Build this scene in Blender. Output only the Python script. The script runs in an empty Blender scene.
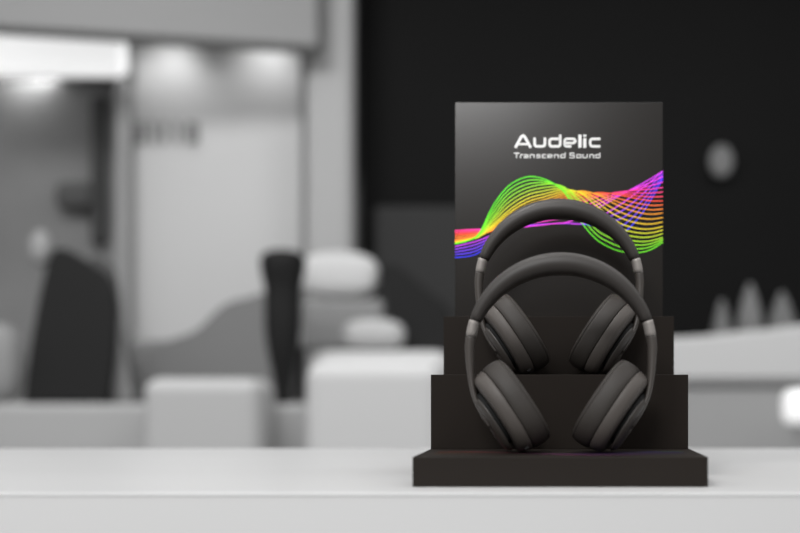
import bpy, bmesh, math, random
from mathutils import Vector, Matrix
C = bpy.context.scene.collection
random.seed(4)

# ------------------------------------------------------------------ frame of reference
F = 1020.0            # focal length in pixels of the 800 px wide frame
VX, VY = 559.5, 392.0 # where the straight-ahead direction meets the frame
CZ = 1.0              # eye height
def X(px, D): return (px - VX) * D / F
def Z(py, D): return CZ + (VY - py) * D / F
def lin(v):
    v /= 255.0
    return v/12.92 if v <= .04045 else ((v+.055)/1.055)**2.4

# ------------------------------------------------------------------ materials
def mat(name, col, rough=.5, spec=.5, emit=0, coat=0, noise=None, bump=None, metal=0, sheen=0):
    m = bpy.data.materials.new(name); m.use_nodes = True
    nt = m.node_tree; b = nt.nodes['Principled BSDF']
    if not hasattr(col, '__len__'): col = (col, col, col)
    b.inputs['Base Color'].default_value = (*col, 1)
    b.inputs['Roughness'].default_value = rough
    b.inputs['Specular IOR Level'].default_value = spec
    b.inputs['Metallic'].default_value = metal
    if coat:
        b.inputs['Coat Weight'].default_value = coat; b.inputs['Coat Roughness'].default_value = .15
    if sheen: b.inputs['Sheen Weight'].default_value = sheen
    if emit:
        b.inputs['Emission Color'].default_value = (1, 1, 1, 1); b.inputs['Emission Strength'].default_value = emit
    tc = nt.nodes.new('ShaderNodeTexCoord')
    if noise:
        sc, amt, stretch = noise
        mp = nt.nodes.new('ShaderNodeMapping'); mp.inputs['Scale'].default_value = stretch
        n = nt.nodes.new('ShaderNodeTexNoise'); n.inputs['Scale'].default_value = sc; n.inputs['Detail'].default_value = 3
        r = nt.nodes.new('ShaderNodeMapRange'); r.inputs['To Min'].default_value = 1-amt; r.inputs['To Max'].default_value = 1+amt
        v = nt.nodes.new('ShaderNodeVectorMath'); v.operation = 'SCALE'; v.inputs[0].default_value = col
        nt.links.new(tc.outputs['Object'], mp.inputs[0]); nt.links.new(mp.outputs[0], n.inputs['Vector'])
        nt.links.new(n.outputs['Fac'], r.inputs['Value']); nt.links.new(r.outputs[0], v.inputs['Scale'])
        nt.links.new(v.outputs[0], b.inputs['Base Color'])
    if bump:
        sc, st = bump
        n2 = nt.nodes.new('ShaderNodeTexNoise'); n2.inputs['Scale'].default_value = sc
        bp = nt.nodes.new('ShaderNodeBump'); bp.inputs['Strength'].default_value = st; bp.inputs['Distance'].default_value = .0005
        nt.links.new(tc.outputs['Object'], n2.inputs['Vector'])
        nt.links.new(n2.outputs['Fac'], bp.inputs['Height']); nt.links.new(bp.outputs[0], b.inputs['Normal'])
    return m

EW = .95   # light falling on upright surfaces that face the camera
_g = {}
def grey(v, rough=.7, noise=None, spec=.2):
    k = (v, rough, noise, spec)
    if k not in _g: _g[k] = mat('grey_paint', min(.92, lin(v)/EW), rough, spec, noise=noise)
    return _g[k]

M_stand = mat('dark_card', (.0112, .0083, .0064), .55, .10, noise=(9, .10, (1, 1, 1)), bump=(900, .15))
M_panel = mat('dark_satin_panel', (.0080, .0062, .0050), .25, .33, noise=(5, .06, (1, 1, 1)))
M_tread = mat('dark_card_tread', (.0138, .0108, .0088), .55, .13, noise=(9, .10, (1, 1, 1)))
M_white = mat('white_print', (.66, .66, .655), .6, .1)
M_counter = mat('counter_laminate', .48, .36, .30, noise=(2.2, .04, (.4, 3, 1)), bump=(35, .05))
M_front = mat('counter_front', .54, .5, .3, noise=(1.6, .03, (.6, 1, 3)))
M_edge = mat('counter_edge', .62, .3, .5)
M_cush = mat('black_leatherette', (.0235, .0196, .0168), .60, .36, bump=(420, .30))
M_shell = mat('satin_shell', (.054, .0462, .041), .56, .42, bump=(1500, .08))
M_plate = mat('matt_outer_shell', (.029, .0245, .0215), .42, .45)
M_band = mat('headband_rubber', (.0200, .0165, .0143), .50, .42, bump=(1200, .06))
M_arm = mat('satin_arm', (.042, .0358, .0315), .42, .48)
M_clip = mat('silver_clip', (.21, .193, .18), .5, .5, metal=.25)
M_dark = mat('dark_recess', (.006, .006, .006), .7, .2)
M_mark = mat('pale_mark', (.45, .42, .39), .5)

# ------------------------------------------------------------------ helpers
def tag(o, label=None, cat=None, group=None, kind=None):
    if label: o['label'] = label
    if cat: o['category'] = cat
    if group: o['group'] = group
    if kind: o['kind'] = kind
    return o
def empty(name, loc=(0, 0, 0), rz=0):
    o = bpy.data.objects.new(name, None); C.objects.link(o)
    o.location = loc; o.rotation_euler = (0, 0, rz); o.empty_display_size = .05
    return o
def link(name, bm, m, parent=None, smooth=False, bevel=0, seg=3, angle=40):
    me = bpy.data.meshes.new(name)
    bmesh.ops.recalc_face_normals(bm, faces=bm.faces[:])
    bm.to_mesh(me); bm.free()
    me.materials.append(m)
    if smooth:
        for p in me.polygons: p.use_smooth = True
    o = bpy.data.objects.new(name, me); C.objects.link(o)
    if parent: o.parent = parent
    if bevel:
        b = o.modifiers.new('bevel', 'BEVEL'); b.width = bevel; b.segments = seg
        b.limit_method = 'ANGLE'; b.angle_limit = math.radians(30)
        for p in me.polygons: p.use_smooth = True
        b.harden_normals = True
    return o
def box(bm, x0, x1, y0, y1, z0, z1):
    vs = [bm.verts.new((x, y, z)) for x in (x0, x1) for y in (y0, y1) for z in (z0, z1)]
    for f in ((0, 1, 3, 2), (4, 6, 7, 5), (0, 4, 5, 1), (2, 3, 7, 6), (0, 2, 6, 4), (1, 5, 7, 3)):
        bm.faces.new([vs[i] for i in f])
def bx(name, b, m, parent=None, bevel=0, seg=3):
    bm = bmesh.new(); box(bm, *b)
    return link(name, bm, m, parent, bevel=bevel, seg=seg)
def prism(bm, pts, y0, y1, dy=0):
    """pts: outline in x, z; extruded from y0 to y1 (the top may lean back by dy)."""
    zs = [p[1] for p in pts]; a, h = min(zs), max(zs)-min(zs)
    f = [bm.verts.new((x, y0+dy*(z-a)/h, z)) for x, z in pts]
    k = [bm.verts.new((x, y1+dy*(z-a)/h, z)) for x, z in pts]
    n = len(pts)
    bm.faces.new(f); bm.faces.new(k[::-1])
    for i in range(n): bm.faces.new((f[i], k[i], k[(i+1) % n], f[(i+1) % n]))
def outline(pts, D, n=6):
    """closed smooth outline through photo points, at distance D"""
    P = [Vector((X(a, D), Z(b, D))) for a, b in pts]; out = []
    for i in range(len(P)):
        p0, p1, p2, p3 = P[i-1], P[i], P[(i+1) % len(P)], P[(i+2) % len(P)]
        for k in range(n):
            t = k/n
            q = .5*((2*p1)+(p2-p0)*t+(2*p0-5*p1+4*p2-p3)*t*t+(3*p1-p0-3*p2+p3)*t**3)
            out.append((q.x, q.y))
    return out
def lathe(prof, N=72, inset=0., ex=2.25):
    """ring profile (x, r) around the local x axis; ring half-axes r (along z) and r-inset (along y)"""
    bm = bmesh.new(); rings = []
    for x, r in prof:
        if r <= 0: rings.append([bm.verts.new((x, 0, 0))]); continue
        a, b = r, max(r-inset*min(1, r/.02), r*.3); ring = []
        for i in range(N):
            t = 2*math.pi*i/N; c, s = math.cos(t), math.sin(t)
            ring.append(bm.verts.new((x, b*math.copysign(abs(s)**(2/ex), s), a*math.copysign(abs(c)**(2/ex), c))))
        rings.append(ring)
    for A, B in zip(rings, rings[1:]):
        if len(A) == 1 and len(B) == 1: continue
        for i in range(N):
            j = (i+1) % N
            if len(A) == 1: bm.faces.new((A[0], B[i], B[j]))
            elif len(B) == 1: bm.faces.new((A[i], B[0], A[j]))
            else: bm.faces.new((A[i], B[i], B[j], A[j]))
    return bm
def sweep(path, N=28, ex=2.4):
    """path: (x, z, half thickness, half depth) in the x-z plane"""
    bm = bmesh.new(); rings = []
    for i, (x, z, h, d) in enumerate(path):
        a = path[max(i-1, 0)]; b = path[min(i+1, len(path)-1)]
        t = Vector((b[0]-a[0], 0, b[1]-a[1])).normalized(); n = Vector((-t.z, 0, t.x))
        ring = []
        for k in range(N):
            w = 2*math.pi*k/N; c, s = math.cos(w), math.sin(w)
            p = Vector((x, 0, z)) + n*h*math.copysign(abs(c)**(2/ex), c) + Vector((0, 1, 0))*d*math.copysign(abs(s)**(2/ex), s)
            ring.append(bm.verts.new(p))
        rings.append(ring)
    for A, B in zip(rings, rings[1:]):
        for i in range(N): bm.faces.new((A[i], B[i], B[(i+1) % N], A[(i+1) % N]))
    bm.faces.new(rings[0]); bm.faces.new(rings[-1][::-1])
    return bm
def crom(pts, n):
    """smooth open curve through tuples, n steps per span"""
    out = []; L = len(pts)
    for i in range(L-1):
        p0 = pts[max(i-1, 0)]; p1 = pts[i]; p2 = pts[i+1]; p3 = pts[min(i+2, L-1)]
        for k in range(n):
            t = k/n
            out.append(tuple(.5*((2*b)+(c-a)*t+(2*a-5*b+4*c-d)*t*t+(3*b-a-3*c+d)*t**3) for a, b, c, d in zip(p0, p1, p2, p3)))
    out.append(tuple(pts[-1])); return out

# ------------------------------------------------------------------ counter
HC = 95*1.0/F                      # drop from the eye to the counter
ZT = CZ - HC                       # counter top
YF, YB = HC*F/(493.5-VY), HC*F/(448.3-VY)
ct = empty('display_counter', (0, YF, 0))
tag(ct, 'long pale grey counter with a smooth top, carrying the headphone stand', 'counter')
bm = bmesh.new(); box(bm, -2.6, 2.6, .0125, YB-YF, ZT-.03, ZT)
top = link('worktop', bm, M_counter, ct, bevel=.0012)
bm = bmesh.new(); box(bm, -2.6, 2.6, .0125, .03, .06, ZT-.031); link('front_panel', bm, M_front, ct)
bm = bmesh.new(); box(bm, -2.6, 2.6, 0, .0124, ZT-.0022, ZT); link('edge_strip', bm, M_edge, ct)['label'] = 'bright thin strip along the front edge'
bm = bmesh.new(); box(bm, -2.6, 2.6, .0008, .0124, ZT-.42, ZT-.0023); link('fascia', bm, M_front, ct)
bm = bmesh.new(); box(bm, -2.55, 2.55, .08, YB-YF-.04, 0, ZT-.031); link('carcass', bm, grey(150), ct)

# ------------------------------------------------------------------ display stand
st = empty('display_stand', (0, 1.0, ZT))
tag(st, 'dark brown stepped display stand with tall printed back panel, standing on the pale counter', 'display stand')
def sp(x0, x1, D, ytop, zbot, y1):   # box in the stand's own frame
    return (X(x0, D), X(x1, D), D-1.0, y1-1.0, zbot-ZT, Z(ytop, D)-ZT)
zb = Z(457, 1.0)
bx('base', sp(412.5, 708, 1.0, 457, ZT+.0005, 1.32), M_tread, st, bevel=.0005)
bx('lower_step', sp(430.8, 688.3, 1.14, 374.6, zb, 1.256), M_stand, st, bevel=.0005)
bx('upper_step', sp(443.5, 674, 1.256, 316.3, zb, 1.291), M_stand, st, bevel=.0005)
DP = 1.291
panel = bx('back_panel', sp(455, 662.8, DP, 102.3, zb, 1.306), M_panel, st, bevel=.0005)

def ribbon(bm, pts, w, yy, uvcol=None, layer=None):
    """flat strip facing the camera along 2-D points (x, z)"""
    prev = None; n = len(pts)
    for i, p in enumerate(pts):
        a = Vector(pts[max(i-1, 0)]); b = Vector(pts[min(i+1, n-1)]); p = Vector(p)
        t = (b-a).normalized(); nn = Vector((-t.y, t.x)); k = 1.
        if 0 < i < n-1:
            d1 = (p-a).normalized(); k = 1/max(.5, abs(d1.dot(t)))
        L = bm.verts.new((p.x+nn.x*w/2*k, yy, p.y+nn.y*w/2*k)); R = bm.verts.new((p.x-nn.x*w/2*k, yy, p.y-nn.y*w/2*k))
        if prev:
            f = bm.faces.new((prev[0], prev[1], R, L))
            if layer is not None:
                for lp, cc in zip(f.loops, (uvcol[i-1], uvcol[i-1], uvcol[i], uvcol[i])): lp[layer] = (*cc, 1)
        prev = (L, R)
def S(px, py): return (X(px, DP), Z(py, DP)-ZT)
def rounded(pts, r):
    """polyline with its inner corners rounded"""
    out = [pts[0]]
    for a, b, c in zip(pts, pts[1:], pts[2:]):
        a, b, c = Vector(a), Vector(b), Vector(c)
        ra = min(r, (a-b).length*.5); rc = min(r, (c-b).length*.5)
        p, q = b+(a-b).normalized()*ra, b+(c-b).normalized()*rc
        for k in range(6):
            t = k/5; out.append(tuple((1-t)**2*p+2*t*(1-t)*b+t*t*q))
    out.append(pts[-1]); return out
YP = DP-1.0
def lettering(name, strokes, lift):
    bm = bmesh.new()
    for i, (pts, w, r) in enumerate(strokes):
        ribbon(bm, [S(*p) for p in rounded([tuple(map(float, p)) for p in pts], r)], w*DP/F, YP-lift-.000003*i)
    return link(name, bm, M_white, panel)
W = 2.5; t, b_, h = 138.9, 146.4, 134.7
A = [([(515.3, 147.8), (521.7, 136.0), (524.3, 136.0), (530.8, 147.8)], 2.7, 1.6), ([(518.5, 144.2), (527.8, 144.2)], 2.0, 0),
     ([(534.6, 137.6), (534.6, b_), (544.9, b_), (544.9, 137.6)], W, 2.8),
     ([(560.2, h), (560.2, b_), (549.6, b_), (549.6, t), (560, t)], W, 2.6),
     ([(571.3, b_), (564.7, b_), (564.7, t), (575.1, t), (575.1, 143.1), (565, 143.1)], 2.35, 2.4),
     ([(579.9, h), (579.9, 147.8)], 3.2, 0), ([(584.8, 138.2), (584.8, 147.8)], 3.0, 0), ([(584.8, h), (584.8, 136.8)], 3.0, 0),
     ([(600.4, t), (590.2, t), (590.2, b_), (600.4, b_)], W, 2.8)]
lettering('brand_lettering', A, .0003)
t, b_, h, w = 154.7, 157.7, 152.6, .95
def n_(a, c): return [([(a, 158.2), (a, t), (c, t), (c, 158.2)], w, 1)]
def d_(a, c): return [([(c, h), (c, b_), (a, b_), (a, t), (c, t)], w, 1)]
T = [([(513.9, 153.2), (519.8, 153.2)], w, 0), ([(516.6, 153.2), (516.6, 158.2)], w, 0),
     ([(520.6, 158.2), (520.6, t), (523.2, t)], w, 1),
     ([(524.2, t), (528, t), (528, b_), (524.2, b_), (524.2, 156.3), (528, 156.3)], w*.9, .8)] + n_(530.2, 534.2) + [
     ([(540.3, t), (536.8, t), (536.8, 156.1), (540.2, 156.1), (540.2, b_), (536.4, b_)], w*.85, .6),
     ([(546.2, t), (542.2, t), (542.2, b_), (546.2, b_)], w, 1),
     ([(552, b_), (547.8, b_), (547.8, t), (552.2, t), (552.2, 156.3), (548, 156.3)], w*.9, .8)] + n_(554.6, 558.4) + d_(560.8, 565) + [
     ([(574.4, 153.2), (569.9, 153.2), (569.9, 155.4), (574.4, 155.4), (574.4, b_), (569.5, b_)], w, .9),
     ([(578.5, t), (576.8, t), (576.8, b_), (581, b_), (581, t), (578.4, t)], w, 1),
     ([(583, 154.2), (583, b_), (587.2, b_), (587.2, 154.2)], w, 1)] + n_(589.8, 593.6) + d_(595.8, 599.9)
lettering('slogan_lettering', T, .0003)

# wave print: families of fine coloured lines
KX = [455, 470, 480, 492, 505, 517, 530, 543, 555, 567, 581, 596, 610, 624, 640, 652, 662.8]
KEY = {0.:  [244, 240, 232, 207.5, 189.5, 180.5, 176.6, 178.8, 184.5, 196, 221.5, 239, 247.5, 252, 252.5, 249, 242.3],
       .125: [243.6, 240, 234.5, 218.5, 201.5, 192.5, 187, 184.6, 184.4, 189, 205, 224.5, 233, 239, 241.5, 240.5, 237.3],
       .25: [243, 239.5, 236.5, 225.5, 213.5, 204.5, 197.6, 194.3, 191.2, 189.4, 193.5, 205.5, 217, 225, 228.8, 228.8, 226.5],
       .375: [241.5, 238.6, 236, 229.5, 221, 213.5, 207.5, 203, 198.5, 193.8, 191.0, 194.2, 201.5, 208, 212.8, 214.2, 213],
       .50: [240, 237, 234.5, 231, 226, 220, 214.5, 210, 205.5, 200.5, 195.5, 192.8, 193.5, 196, 199.2, 201, 201],
       .625: [235, 233, 232, 230, 227.5, 222.5, 217.5, 214.5, 211.5, 208, 203, 197.5, 193.6, 191.5, 190, 189, 187.5],
       .75: [230.5, 229.6, 229.2, 229, 228.7, 227.8, 226.2, 224.8, 223.5, 222.4, 217, 209, 201, 193.2, 184.8, 178, 171],
       .80: [246.5, 243, 240, 235, 229, 227, 225.6, 224.6, 223.6, 223.2, 223.8, 219, 211, 202, 190, 180.5, 171.5],
       1.:  [257.5, 256, 252, 243, 231, 226.5, 225.2, 224.3, 223.6, 223.4, 224.2, 226, 232, 232, 216, 198, 179]}
COLS = [(0., (.10, .78, .015)), (.14, (.30, .74, .015)), (.27, (.78, .66, .015)), (.40, (.88, .32, .01)), (.54, (.95, .06, .03)),
        (.66, (.95, .03, .28)), (.76, (.85, .04, .85)), (.86, (.22, .04, .90)), (1., (.03, .03, .90))]
def wcol(u):
    u = max(0, min(1, u))
    for (a, ca), (b, cb) in zip(COLS, COLS[1:]):
        if u <= b:
            f = (u-a)/(b-a); return tuple(p+(q-p)*f for p, q in zip(ca, cb))
    return COLS[-1][1]
ks = sorted(KEY)
def wy(u, i):
    for a, b in zip(ks, ks[1:]):
        if u <= b+1e-9:
            f = (u-a)/(b-a); return KEY[a][i]+(KEY[b][i]-KEY[a][i])*f
bm = bmesh.new(); cl = bm.loops.layers.float_color.new('print_colour')
us = [k*.75/18 for k in range(19)] + [.80+.05*k for k in range(5)]
for n, u in enumerate(us):
    pts = crom([(KX[i], wy(u, i)) for i in range(len(KX))], 7)
    if n < 19: cols = [wcol(u+(.0 if p[0] < 560 else .04*(p[0]-560)/100) - (.10*(1-(p[0]-455)/70) if p[0] < 525 and u > .5 else 0)) for p in pts]
    else: cols = [wcol(u) for p in pts]
    ribbon(bm, [S(*p) for p in pts], 1.0*DP/F, YP-.0002-.000004*(24-n), cols, cl)
mw = mat('wave_ink', (1, 1, 1), .6, .3)
at = mw.node_tree.nodes.new('ShaderNodeAttribute'); at.attribute_name = 'print_colour'
mw.node_tree.links.new(at.outputs['Color'], mw.node_tree.nodes['Principled BSDF'].inputs['Base Color'])
o = link('wave_print', bm, mw, panel); o['label'] = 'rainbow wave of fine printed lines'

# faint wave lines on the base tread
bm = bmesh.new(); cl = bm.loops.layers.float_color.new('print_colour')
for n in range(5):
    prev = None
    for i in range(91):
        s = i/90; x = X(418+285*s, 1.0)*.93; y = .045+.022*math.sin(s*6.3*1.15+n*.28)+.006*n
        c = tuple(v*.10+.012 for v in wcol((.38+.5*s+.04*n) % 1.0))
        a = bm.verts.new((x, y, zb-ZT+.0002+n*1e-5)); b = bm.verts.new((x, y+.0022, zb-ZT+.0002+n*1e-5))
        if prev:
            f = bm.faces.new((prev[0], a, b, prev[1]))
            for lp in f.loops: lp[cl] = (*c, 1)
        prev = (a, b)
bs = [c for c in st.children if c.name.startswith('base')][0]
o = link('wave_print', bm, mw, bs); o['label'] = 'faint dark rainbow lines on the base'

# ------------------------------------------------------------------ headphones
def make_headphones(label):
    t = empty('headphones'); tag(t, label, 'headphones', 'headphones on the display stand')
    K = 953.0
    L = lambda px: (px-560.8)/K
    H = lambda py: (452.7-py)/K
    R, zc = 96.0/K, H(345.8)
    def rad(a): # half thickness and half depth of the band
        u = min(1, abs(a)/73)
        return .0119-.0058*u**1.7, .0165-.0060*u**1.5
    arc = []
    for k in range(-36, 37):
        a = k*2.0; hh, dd = rad(a); r = R-hh
        s = math.radians(a); arc.append((r*math.sin(s), zc+r*math.cos(s), hh, dd))
    for e in (0, -1):   # softened ends
        x, z, hh, dd = arc[e]; arc[e] = (x, z, hh*.92, dd*.92)
    link('headband', sweep(arc, 36), M_band, t, smooth=True)
    # seam line along the underside padding
    for sd in (-1, 1):
        P = lambda px, py, hh, dd: (sd*abs(L(px)), H(py), hh, dd)
        a0 = math.radians(72.2); hh, dd = rad(72)
        clip = []
        for a in (72.3, 74, 77, 80, 82.2):
            s = math.radians(a); q = .0001 + (0 if a < 82 else -.0003)
            r = R-.0056; clip.append((sd*r*math.sin(s), zc+r*math.cos(s), .0056+q, .0103+q))
        link('clip', sweep(clip, 28), M_clip, t, smooth=True)['label'] = 'silver grey clip between headband and arm'
        s = math.radians(82.6); r = R-.0053
        x0, z0 = r*math.sin(s), zc+r*math.cos(s)
        path = crom([(sd*x0, z0, .0053, .0098), P(469.6, 345, .0050, .0096), P(470.1, 362, .0044, .0095),
                     P(472.0, 380, .0038, .0100), P(476.0, 396, .0036, .0115), P(483.0, 411, .0034, .0130), P(490, 423, .0022, .0135)], 7)
        link('arm', sweep(path, 24), M_arm, t, smooth=True)
        # ear cup
        cup = empty('ear_cup'); cup.parent = t
        th = math.atan2(.55, .83); yaw = math.radians(11)
        cup.location = (sd*.0588, 0, H(408.2))
        # local +x points from the outer shell to the cushion
        m = Matrix.Rotation(-th, 4, 'Y') @ Matrix.Rotation(yaw, 4, 'Z')
        if sd > 0:
            m = Matrix.Rotation(math.pi, 4, 'Z') @ Matrix.Rotation(-th, 4, 'Y') @ Matrix.Rotation(-yaw, 4, 'Z')
        cup.rotation_euler = m.to_euler(); cup.scale = (1, 1, 1.028)
        I = .0115
        link('shell', lathe([(-.0120, 0), (-.0120, 0.02886), (-.0119, 0.03848), (-.0112, 0.04137), (-.0095, 0.04358), (-.0070, 0.04502), (-.0030, 0.04618),
                             (.0012, 0.04695), (.0020, 0.04675), (.0024, 0.04598), (.0024, 0)], inset=I), M_shell, cup, smooth=True)
        cu = link('ear_cushion', lathe([(.0025, 0.02886), (.0025, 0.04521), (.0029, 0.04656), (.0040, 0.04752), (.0080, 0.04858), (.0130, 0.04897), (.0180, 0.04877), (.0206, 0.04829),
                             (.0214, 0.04781), (.0217, 0.04695), (.0220, 0.04781), (.0232, 0.04752), (.0246, 0.04637), (.0255, 0.04425), (.0258, 0.04040), (.0254, 0.03463), (.0238, 0.02982), (.020, 0.02645), (.0150, 0.02549), (.0145, 0.02520)], inset=I), M_cush, cup, smooth=True)
        link('speaker_mesh', lathe([(.0146, 0.02511), (.0150, 0.01924), (.0152, 0)], inset=I), M_dark, cup, smooth=True)
        link('neck', lathe([(-.0171, 0), (-.0171, .0300), (-.0121, .0300), (-.0121, 0)], inset=I), M_dark, cup, smooth=True)
        bm = lathe([(-.0236, 0), (-.0236, 0.01700), (-.0234, 0.02400), (-.0227, 0.02720), (-.0212, 0.02990), (-.0190, 0.03160), (-.0178, 0.03220), (-.0173, 0.03180), (-.0172, .0280), (-.0172, 0)], inset=I)
        bmesh.ops.translate(bm, verts=bm.verts[:], vec=(.0006, 0, -.0048))
        pl = link('outer_shell', bm, M_plate, cup, smooth=True)
        # small curled mark on the outer shell
        bm = bmesh.new(); N = 18
        for a0, a1, r0 in ((-60, 200, .0042),):
            prev = None
            for k in range(N+1):
                a = math.radians(a0+(a1-a0)*k/N)
                v = [bm.verts.new((-.0231, math.cos(a)*rr, -.0125+math.sin(a)*rr)) for rr in (r0, r0+.0009)]
                if prev: bm.faces.new((prev[0], prev[1], v[1], v[0]))
                prev = v
        link('mark', bm, M_mark, pl)['label'] = 'small pale curled mark'
        # port slot at the bottom of the shell
        bm = bmesh.new(); box(bm, -.0070, -.0025, -.0190, -.0150, -.0440, -.0420)
        link('port', bm, M_dark, cup)
    return t
def min_z(root):
    bpy.context.view_layer.update(); z = 9
    def rec(o):
        nonlocal z
        if o.type == 'MESH':
            for v in o.data.vertices: z = min(z, (o.matrix_world @ v.co).z)
        for c in o.children: rec(c)
    rec(root); return z
def dup(o, parent=None):
    c = o.copy(); C.objects.link(c)
    c.parent = parent
    if parent: c.matrix_parent_inverse = o.matrix_parent_inverse.copy()
    for ch in o.children[:]: dup(ch, c)
    return c
hp = make_headphones('black headphones in front, standing on the base of the display stand')
dz = min_z(hp); print('headphone min z', dz)
hp2 = dup(hp)
hp2['label'] = 'black headphones behind, standing on the lower step before the printed panel'
hp.location = (X(561, 1.07), 1.07, zb - dz + .0002)
z3 = Z(374.6, 1.14)
hp2.location = (X(559.3, 1.213), 1.213, z3 - dz + .0002)

# ------------------------------------------------------------------ the shop behind: setting
bm = bmesh.new(); box(bm, -7, 7, -3, 8.0, -.05, 0); tag(link('floor', bm, grey(120)), kind='structure')
DW = 7.0
bm = bmesh.new(); box(bm, -7, 7, DW+.3, DW+.45, 0, 4.6); tag(link('wall_back', bm, grey(120)), kind='structure')
bm = bmesh.new(); box(bm, -7, 7, 4.6, DW+.3, 4.45, 4.6); tag(link('ceiling', bm, grey(120)), kind='structure')

def thing(name, b, m, label, cat, bevel=0, group=None, seg=4):
    return tag(bx(name, b, m, bevel=bevel, seg=seg), label, cat, group)
def rect(x0, x1, y0, y1, D, depth):    # photo rectangle at distance D, going back by depth
    return (X(x0, D), X(x1, D), D, D+depth, Z(y1, D), Z(y0, D))
def fig(name, pts, D, depth, m, label, cat, n=6, parent=None, bevel=.02, dy=0):
    bm = bmesh.new(); prism(bm, outline(pts, D, n) if n else [(X(a, D), Z(b, D)) for a, b in pts], D, D+depth, dy)
    o = link(name, bm, m, parent, bevel=bevel)
    return tag(o, label, cat) if not parent else o

# dark partition on the right, pillar, bulkhead
thing('partition_wall', (X(361, 6.6), 5.2, 6.6, 6.75, 0, 4.44), grey(16, noise=(.9, .25, (1, 1, 1)), spec=.12), 'large dark partition wall filling the right background behind the stand', 'wall')
thing('pillar', (X(303, 6.2), X(352, 6.2), 6.2, 6.38, 0, 4.44), grey(168, noise=(1.2, .04, (3, 1, .3))), 'pale grey square pillar left of the dark partition wall', 'pillar', bevel=.07)
D0, D1 = 5.6, 5.98
zs = Z(24, D0)
bm = bmesh.new(); vs = []
for z in (zs, 4.44):
    for x, y in ((X(-60, D0), D0), (X(318, D1), D1), (X(318, D1), D1+.16), (X(-60, D0), D0+.16)):
        vs.append(bm.verts.new((x, y, z)))
bm.faces.new(vs[:4]); bm.faces.new(vs[4:])
for i in range(4): bm.faces.new((vs[i], vs[(i+1) % 4], vs[4+(i+1) % 4], vs[4+i]))
tag(link('bulkhead', bm, grey(138), bevel=.03), 'grey bulkhead running along the top left above the lit panels', 'bulkhead')

# left bay
bay = empty('wall_display', (X(40, 6.8), 6.8, 0)); tag(bay, 'grey wall display panel at far left under a bright light box', 'wall display')
def child(name, b, m, root, bevel=0):
    l = root.location; b = (b[0]-l.x, b[1]-l.x, b[2]-l.y, b[3]-l.y, b[4]-l.z, b[5]-l.z)
    return bx(name, b, m, root, bevel=bevel)
def rectz(x0, x1, y0, zbase, D, depth): return (X(x0, D), X(x1, D), D, D+depth, zbase, Z(y0, D))
child('panel', rectz(-60, 120, 30, 0, 6.8, .1), grey(128, noise=(1.4, .25, (1, 1, 1))), bay)
child('stile', rect(88, 104, 95, 245, 6.7, .09), grey(72), bay, .05)
child('shelf_block', rect(52, 90, 180, 208, 6.65, .14), grey(84), bay, .06)
lb = empty('light_box', (X(40, 6.3), 6.3, 0)); tag(lb, 'bright glowing light box at the top left under the bulkhead', 'light box')
M_glow = mat('glowing_diffuser', .8, .5, emit=.70)
child('housing', rect(-70, 122, 30, 72, 6.42, .2), grey(190), lb, .05)
child('diffuser', rect(-70, 122, 28, 74, 6.3, .115), M_glow, lb, .05)
thing('post', rectz(112, 128, 76, 0, 6.42, .12), grey(150), 'slim grey post between the left wall display and the pale sign panel', 'post', bevel=.05)

# sign panel, rounded top right corner, blurred lettering
sg = empty('sign_panel', (X(215, 6.6), 6.6, 0)); tag(sg, 'large pale lit sign panel with rounded corner and small dark lettering', 'sign')
M_sign = mat('lit_sign_face', .55, .5, emit=.02)
bm = bmesh.new(); D = 6.6
pts = [(132, 0), (132, 36), (279, 36)] + [(279+24*math.sin(a), 62-26*math.cos(a)) for a in [math.pi/2*k/10 for k in range(1, 10)]] + [(303, 64), (303, 0)]
prism(bm, [(X(a, D)-sg.location.x, Z(b, D) if b else .01) for a, b in pts], 0, .12)
link('panel_face', bm, M_sign, sg, bevel=.03)
bm = bmesh.new()
for a, b_, g in ((131, 146, 0), (151, 157, 0), (162, 168, 0), (176, 181, 0), (187, 199, 0)):
    box(bm, X(a, D)-sg.location.x, X(b_, D)-sg.location.x, -.03, -.001, Z(144, D), Z(122, D))
link('sign_lettering', bm, grey(128), sg, bevel=.02)

# low grey bench and white tables
thing('bench', (X(128, 6.2), X(296, 6.2), 6.2, 6.5, 0, Z(340, 6.2)), grey(122), 'low mid grey bench in front of the pale sign panel', 'bench', bevel=.06)
DT = 5.2; ZTB = Z(404, DT)
bm = bmesh.new()
thing('display_table', (X(-80, DT), X(462, DT), DT, 6.05, 0, ZTB), grey(166, noise=(1.6, .05, (1, 1, 1))), 'long white display table running across the left behind the counter', 'table', bevel=.03)
def fz(pts, D, zb_, n=5):
    return [(x, max(z, zb_)) for x, z in (outline(pts, D, n) if n else [(X(a, D), Z(b, D)) for a, b in pts])]
def fig2(name, pts, D, depth, m, zb_, label=None, cat=None, parent=None, n=5, bevel=.02, dy=0, group=None):
    P = fz(pts, D, zb_, n); Q = []
    for p in P:
        if not Q or (Vector(p)-Vector(Q[-1])).length > .006: Q.append(p)
    # drop flat repeats along the clamped foot
    R = [q for i, q in enumerate(Q) if not (abs(q[1]-zb_) < 1e-6 and abs(Q[i-1][1]-zb_) < 1e-6 and abs(Q[(i+1) % len(Q)][1]-zb_) < 1e-6)]
    bm = bmesh.new()
    if parent:
        l = parent.location; R = [(a-l.x, b-l.z) for a, b in R]; prism(bm, R, D-l.y, D-l.y+depth, dy)
        return link(name, bm, m, parent, bevel=bevel)
    prism(bm, R, D, D+depth, dy)
    return tag(link(name, bm, m, bevel=bevel), label, cat, group)
eps = .001
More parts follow.
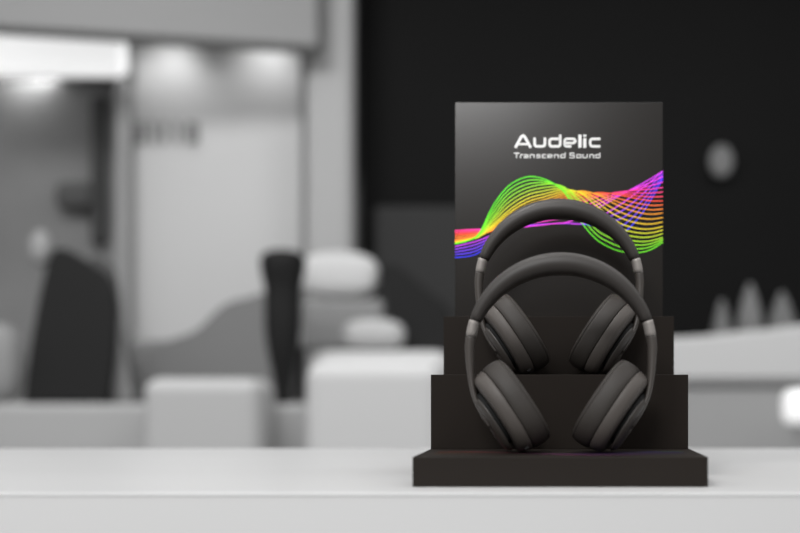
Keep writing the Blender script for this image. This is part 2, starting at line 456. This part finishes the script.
def pillow(name, b, m, label, cat):
    bm = bmesh.new(); bmesh.ops.create_uvsphere(bm, u_segments=40, v_segments=24, radius=1)
    c = Vector(((b[0]+b[1])/2, (b[2]+b[3])/2, (b[4]+b[5])/2)); h = Vector(((b[1]-b[0])/2, (b[3]-b[2])/2, (b[5]-b[4])/2))
    for v in bm.verts:
        q = [math.copysign(abs(k)**.72, k) for k in v.co]; v.co = Vector((q[0]*h.x, q[1]*h.y, q[2]*h.z))
    o = link(name, bm, m, smooth=True); o.location = c
    return tag(o, label, cat)
fig2('backrest', [(150, 352), (170, 340), (196, 330), (222, 306), (246, 298), (268, 300), (274, 380), (274, 420), (150, 420)], 5.98, .06, grey(120), ZTB+eps, 'grey sloping seat back left of the tall dark vase', 'seat', bevel=.02)
thing('plinth', rectz(140, 257, 378, 0, 4.85, .34), grey(176), 'white square plinth before the display table, left of the tall dark vase', 'plinth', bevel=.07)
thing('plinth', rectz(302, 442, 360, 0, 4.85, .34), grey(192), 'wide white plinth before the display table, right of the tall dark vase', 'plinth', bevel=.09)
wb = thing('display_block', rectz(306, 450, 350, ZTB+eps, 5.5, .45), grey(196), 'wide white block on the display table right of the tall dark vase', 'display block', bevel=.09)
zb2 = Z(350, 5.5)+eps
pillow('cushion', rectz(340, 402, 318, zb2, 5.52, .2), grey(180), 'small white cushion on the wide white block before the grey box', 'cushion')
thing('storage_box', rectz(300, 384, 298, zb2, 5.76, .17), grey(132), 'grey box behind the small white cushion', 'box', bevel=.05)
zb3 = Z(298, 5.76)+eps
pillow('cushion', rectz(294, 376, 250, zb3, 5.74, .2), grey(195), 'white cushion lying on the grey box beside the pillar', 'cushion')
fig2('ornament', [(330, 393), (352, 390), (362, 400), (362, 420), (330, 420)], 5.3, .08, grey(120), ZTB+eps, 'tiny dark grey object on the white display table', 'ornament', bevel=.012)

# folding board on the left
ab = empty('folding_board', (X(75, 5.4), 5.4, ZTB+eps)); tag(ab, 'large black leaning folding board at the left on the white table', 'folding board')
K_ab = grey(30, noise=(1.1, .15, (1, 1, 1)))
fig2('front_board', [(22, 404), (28, 330), (40, 258), (54, 246), (84, 262), (104, 280), (112, 330), (106, 404), (100, 425), (24, 425)], 5.4, .06, K_ab, ZTB+eps, parent=ab, dy=.08)
fig2('rear_board', [(90, 272), (114, 268), (122, 330), (138, 380), (152, 405), (152, 430), (100, 430)], 5.62, .06, grey(88), ZTB+eps, parent=ab, dy=-.05)
fig2('leg', [(106, 312), (118, 314), (132, 420), (112, 420)], 5.53, .04, grey(135), ZTB+eps, parent=ab, n=0, bevel=.02)
pillow('cushion', rectz(-44, 10, 322, ZTB+eps, 5.3, .22), grey(140), 'grey rounded cushion at the far left edge beside the black folding board', 'cushion')
bm = bmesh.new(); bmesh.ops.create_uvsphere(bm, u_segments=24, v_segments=14, radius=.5)
for v in bm.verts: v.co = Vector((v.co.x*.11, v.co.y*.11, v.co.z*.2))
o = tag(link('finial', bm, grey(150), smooth=True), 'small pale rounded knob at the top left corner of the black folding board', 'ornament'); o.location = (X(38, 5.5), 5.53, Z(248, 5.5))

def turned(name, prof, D, m, label, cat, cx, group=None):
    bm = bmesh.new(); rings = []; N = 40
    for hw, py in crom(prof, 4):
        rings.append([bm.verts.new((hw*D/F*math.cos(2*math.pi*k/N), hw*D/F*math.sin(2*math.pi*k/N), Z(py, D)-Z(prof[-1][1], D))) for k in range(N)])
    for a, b in zip(rings, rings[1:]):
        for k in range(N): bm.faces.new((a[k], a[(k+1) % N], b[(k+1) % N], b[k]))
    bm.faces.new(rings[0]); bm.faces.new(rings[-1])
    o = link(name, bm, m, smooth=True); o.location = (X(cx, D), D, Z(prof[-1][1], D))
    return tag(o, label, cat, group)
pyt = VY-(ZTB+eps-CZ)*F/5.35
turned('vase', [(13, 251), (21, 256), (22, 268), (18, 290), (18, 320), (16, 345), (11, 372), (8, 392), (8, pyt)], 5.35, grey(28), 'tall dark tapering vase standing on the white display table', 'vase', 283)
zbg = Z(350, 5.5)+eps
fig2('bag', [(380, 268), (398, 266), (425, 288), (446, 306), (450, 330), (452, 360), (415, 360), (398, 330), (388, 300)], 5.75, .12, grey(30), zbg, 'black slouching bag on the wide white block left of the stand', 'bag', bevel=.03)
bd = thing('wall_board', rect(372, 470, 205, 345, 6.5, .099), grey(52), 'dark grey board fixed low on the partition wall left of the stand', 'board', bevel=.04)

# right background
DB = 5.2; ZBC = Z(380, DB)
bc = empty('back_counter', (X(740, DB), DB, 0)); tag(bc, 'grey back counter at the right behind the stand', 'counter')
child('cabinet', (X(600, DB), X(900, DB), DB, 5.9, 0, Z(386, DB)), grey(150, noise=(1.2, .05, (1, 1, 1))), bc, .02)
child('worktop', (X(598, DB), X(900, DB), DB-.02, 5.9, Z(386, DB)+.0005, ZBC), grey(120), bc, .02)
fig2('seat_back', [(590, 400), (590, 352), (620, 343), (660, 338), (700, 336), (760, 330), (860, 326), (870, 400)], 5.4, .22, grey(190), ZBC+eps, 'pale soft backrest resting on the grey back counter at the right', 'backrest', bevel=.1)
pyb = VY-(ZBC+eps-CZ)*F/5.76
for i, (cx, top_, hw, g_) in enumerate(((722, 300, 10, 105), (750, 284, 12, 112), (782, 292, 14, 105))):
    turned('plume', [(2, top_), (hw*.6, top_+14), (hw, top_+32), (hw*1.1, top_+50), (hw*.9, 358), (hw*.5, pyb)], 5.76, grey(g_),
           ('pale plume nearest the stand, above the soft backrest', 'pale middle plume above the soft backrest, tallest of the three', 'pale plume nearest the right edge above the soft backrest')[i], 'plume', cx, 'plumes behind the backrest')
M_lamp = mat('lit_lamp_glass', .8, .4, emit=.42)
lm = empty('table_lamp', (X(799, 4.9), 4.9, 0)); tag(lm, 'bright white rounded lamp on a stem at the right edge beside the grey back counter', 'lamp')
l = lm.location
bm = bmesh.new(); box(bm, X(783, 4.9)-l.x, X(824, 4.9)-l.x, -.08, .08, Z(425, 4.9), Z(389, 4.9)); link('lamp_shade', bm, M_lamp, lm, bevel=.05)
bm = bmesh.new(); box(bm, -.015, .015, -.015, .015, .021, Z(425, 4.9)); link('stem', bm, grey(150), lm)
bm = bmesh.new(); box(bm, -.12, .12, -.12, .12, .001, .02); link('foot', bm, grey(150), lm)
wl = empty('wall_light', (X(722, 6.5), 6.5, Z(160, 6.5))); tag(wl, 'small dim oval wall light high on the dark partition wall', 'wall light')
r = 12*6.5/F
bm = bmesh.new()
prism(bm, [(r*math.cos(a), r*1.35*math.sin(a)) for a in [2*math.pi*k/32 for k in range(32)]], 0, .06)
link('lamp_glass', bm, mat('dim_glass', .08, .5, emit=.05), wl, bevel=.02)
bm = bmesh.new(); box(bm, -r*.5, r*.5, .061, .0995, -r*.6, r*.6); link('mount', bm, grey(40), wl)

# ------------------------------------------------------------------ light
def area(name, loc, target, size, power, sy=None):
    d = bpy.data.lights.new(name, 'AREA'); d.energy = power; d.size = size
    if sy: d.shape = 'RECTANGLE'; d.size_y = sy
    o = bpy.data.objects.new(name, d); C.objects.link(o); o.location = loc
    o.rotation_euler = (Vector(target)-Vector(loc)).to_track_quat('-Z', 'Y').to_euler(); return o
def spot(name, loc, target, power, cone, blend, size=.05, col=(1, 1, 1)):
    d = bpy.data.lights.new(name, 'SPOT'); d.energy = power; d.spot_size = math.radians(cone); d.spot_blend = blend; d.shadow_soft_size = size; d.color = col
    o = bpy.data.objects.new(name, d); C.objects.link(o); o.location = loc
    o.rotation_euler = (Vector(target)-Vector(loc)).to_track_quat('-Z', 'Y').to_euler(); return o
w = bpy.data.worlds.new('World'); bpy.context.scene.world = w; w.use_nodes = True
nt = w.node_tree; bg_ = nt.nodes['Background']
tc = nt.nodes.new('ShaderNodeTexCoord'); sx = nt.nodes.new('ShaderNodeSeparateXYZ'); mr = nt.nodes.new('ShaderNodeMapRange')
mr.interpolation_type = 'SMOOTHSTEP'
mr.inputs['From Min'].default_value = 0.10; mr.inputs['From Max'].default_value = .75
mr.inputs['To Min'].default_value = .27; mr.inputs['To Max'].default_value = 1.7
nt.links.new(tc.outputs['Generated'], sx.inputs[0]); nt.links.new(sx.outputs['Z'], mr.inputs['Value']); nt.links.new(mr.outputs[0], bg_.inputs[1])
bg_.inputs[0].default_value = (1, 1, 1, 1)
# added fill for background, light box and stand; spotlights in cove above the sign
area('background_fill', (-2.2, 3.2, 4.1), (-2.2, 6.4, 1.6), 1.6, 58, .5)  # added area light that brightens the left background
area('background_fill', (1.2, 3.2, 4.1), (1.2, 6.4, 1.0), 1.6, 42, .5)  # added area light that brightens the right background
spot('cove_spotlight', (X(262, 6.4), 6.32, Z(24, 6.4)), (X(264, 6.6), 6.6, Z(90, 6.6)), 7, 110, 1, .08)
spot('cove_spotlight', (X(165, 6.4), 6.32, Z(24, 6.4)), (X(165, 6.6), 6.6, Z(110, 6.6)), 9, 110, 1, .08)
area('light_box_fill', (X(10, 6.66), 6.67, Z(68, 6.66)), (X(10, 6.8), 6.80, Z(120, 6.8)), 1.1, 5, .06)  # added to strengthen the light box's glow on the wall display
spot('stand_fill_spot', (-.22, 1.13, 1.62), (-.10, 1.275, 1.385), 5.5, 75, 1.0, .06, (1, .975, .95))  # unseen spot added to brighten the top left of the back panel
spot('stand_fill_spot', (-.30, 1.02, 2.1), (0, 1.1, 1.1), 9, 40, 1.0, .10, (1, .965, .93))  # unseen spot added to lighten the stand and headphones from above
area('panel_sheen_fill', (-.55, -1.0, 2.36), (-.05, 1.28, 1.3), .9, 42, .55)  # added area light behind the camera, puts a sheen on the panel top
spot('left_spotlight', (-1.6, .2, 1.9), (-.05, 1.1, 1.0), 5, 40, .8, .12, (1, .93, .86))

# ------------------------------------------------------------------ camera
cd = bpy.data.cameras.new('camera'); cam = bpy.data.objects.new('camera', cd); C.objects.link(cam)
cam.location = (0, 0, CZ); cam.rotation_euler = (math.pi/2, 0, 0)
cd.sensor_width = 36; cd.lens = F/800*36
cd.shift_x = -(VX-400)/800; cd.shift_y = (VY-266.5)/800
cd.clip_start = .02
cd.dof.use_dof = True; cd.dof.focus_distance = 1.155
Kb = 23.5
cd.dof.aperture_fstop = (cd.lens/1000)/(Kb/F)
s = bpy.context.scene; s.camera = cam
s.view_settings.view_transform = 'Standard'; s.view_settings.look = 'None'
s.view_settings.exposure = 0; s.view_settings.gamma = 1; s.view_settings.use_curve_mapping = False
s.cycles.use_denoising = True
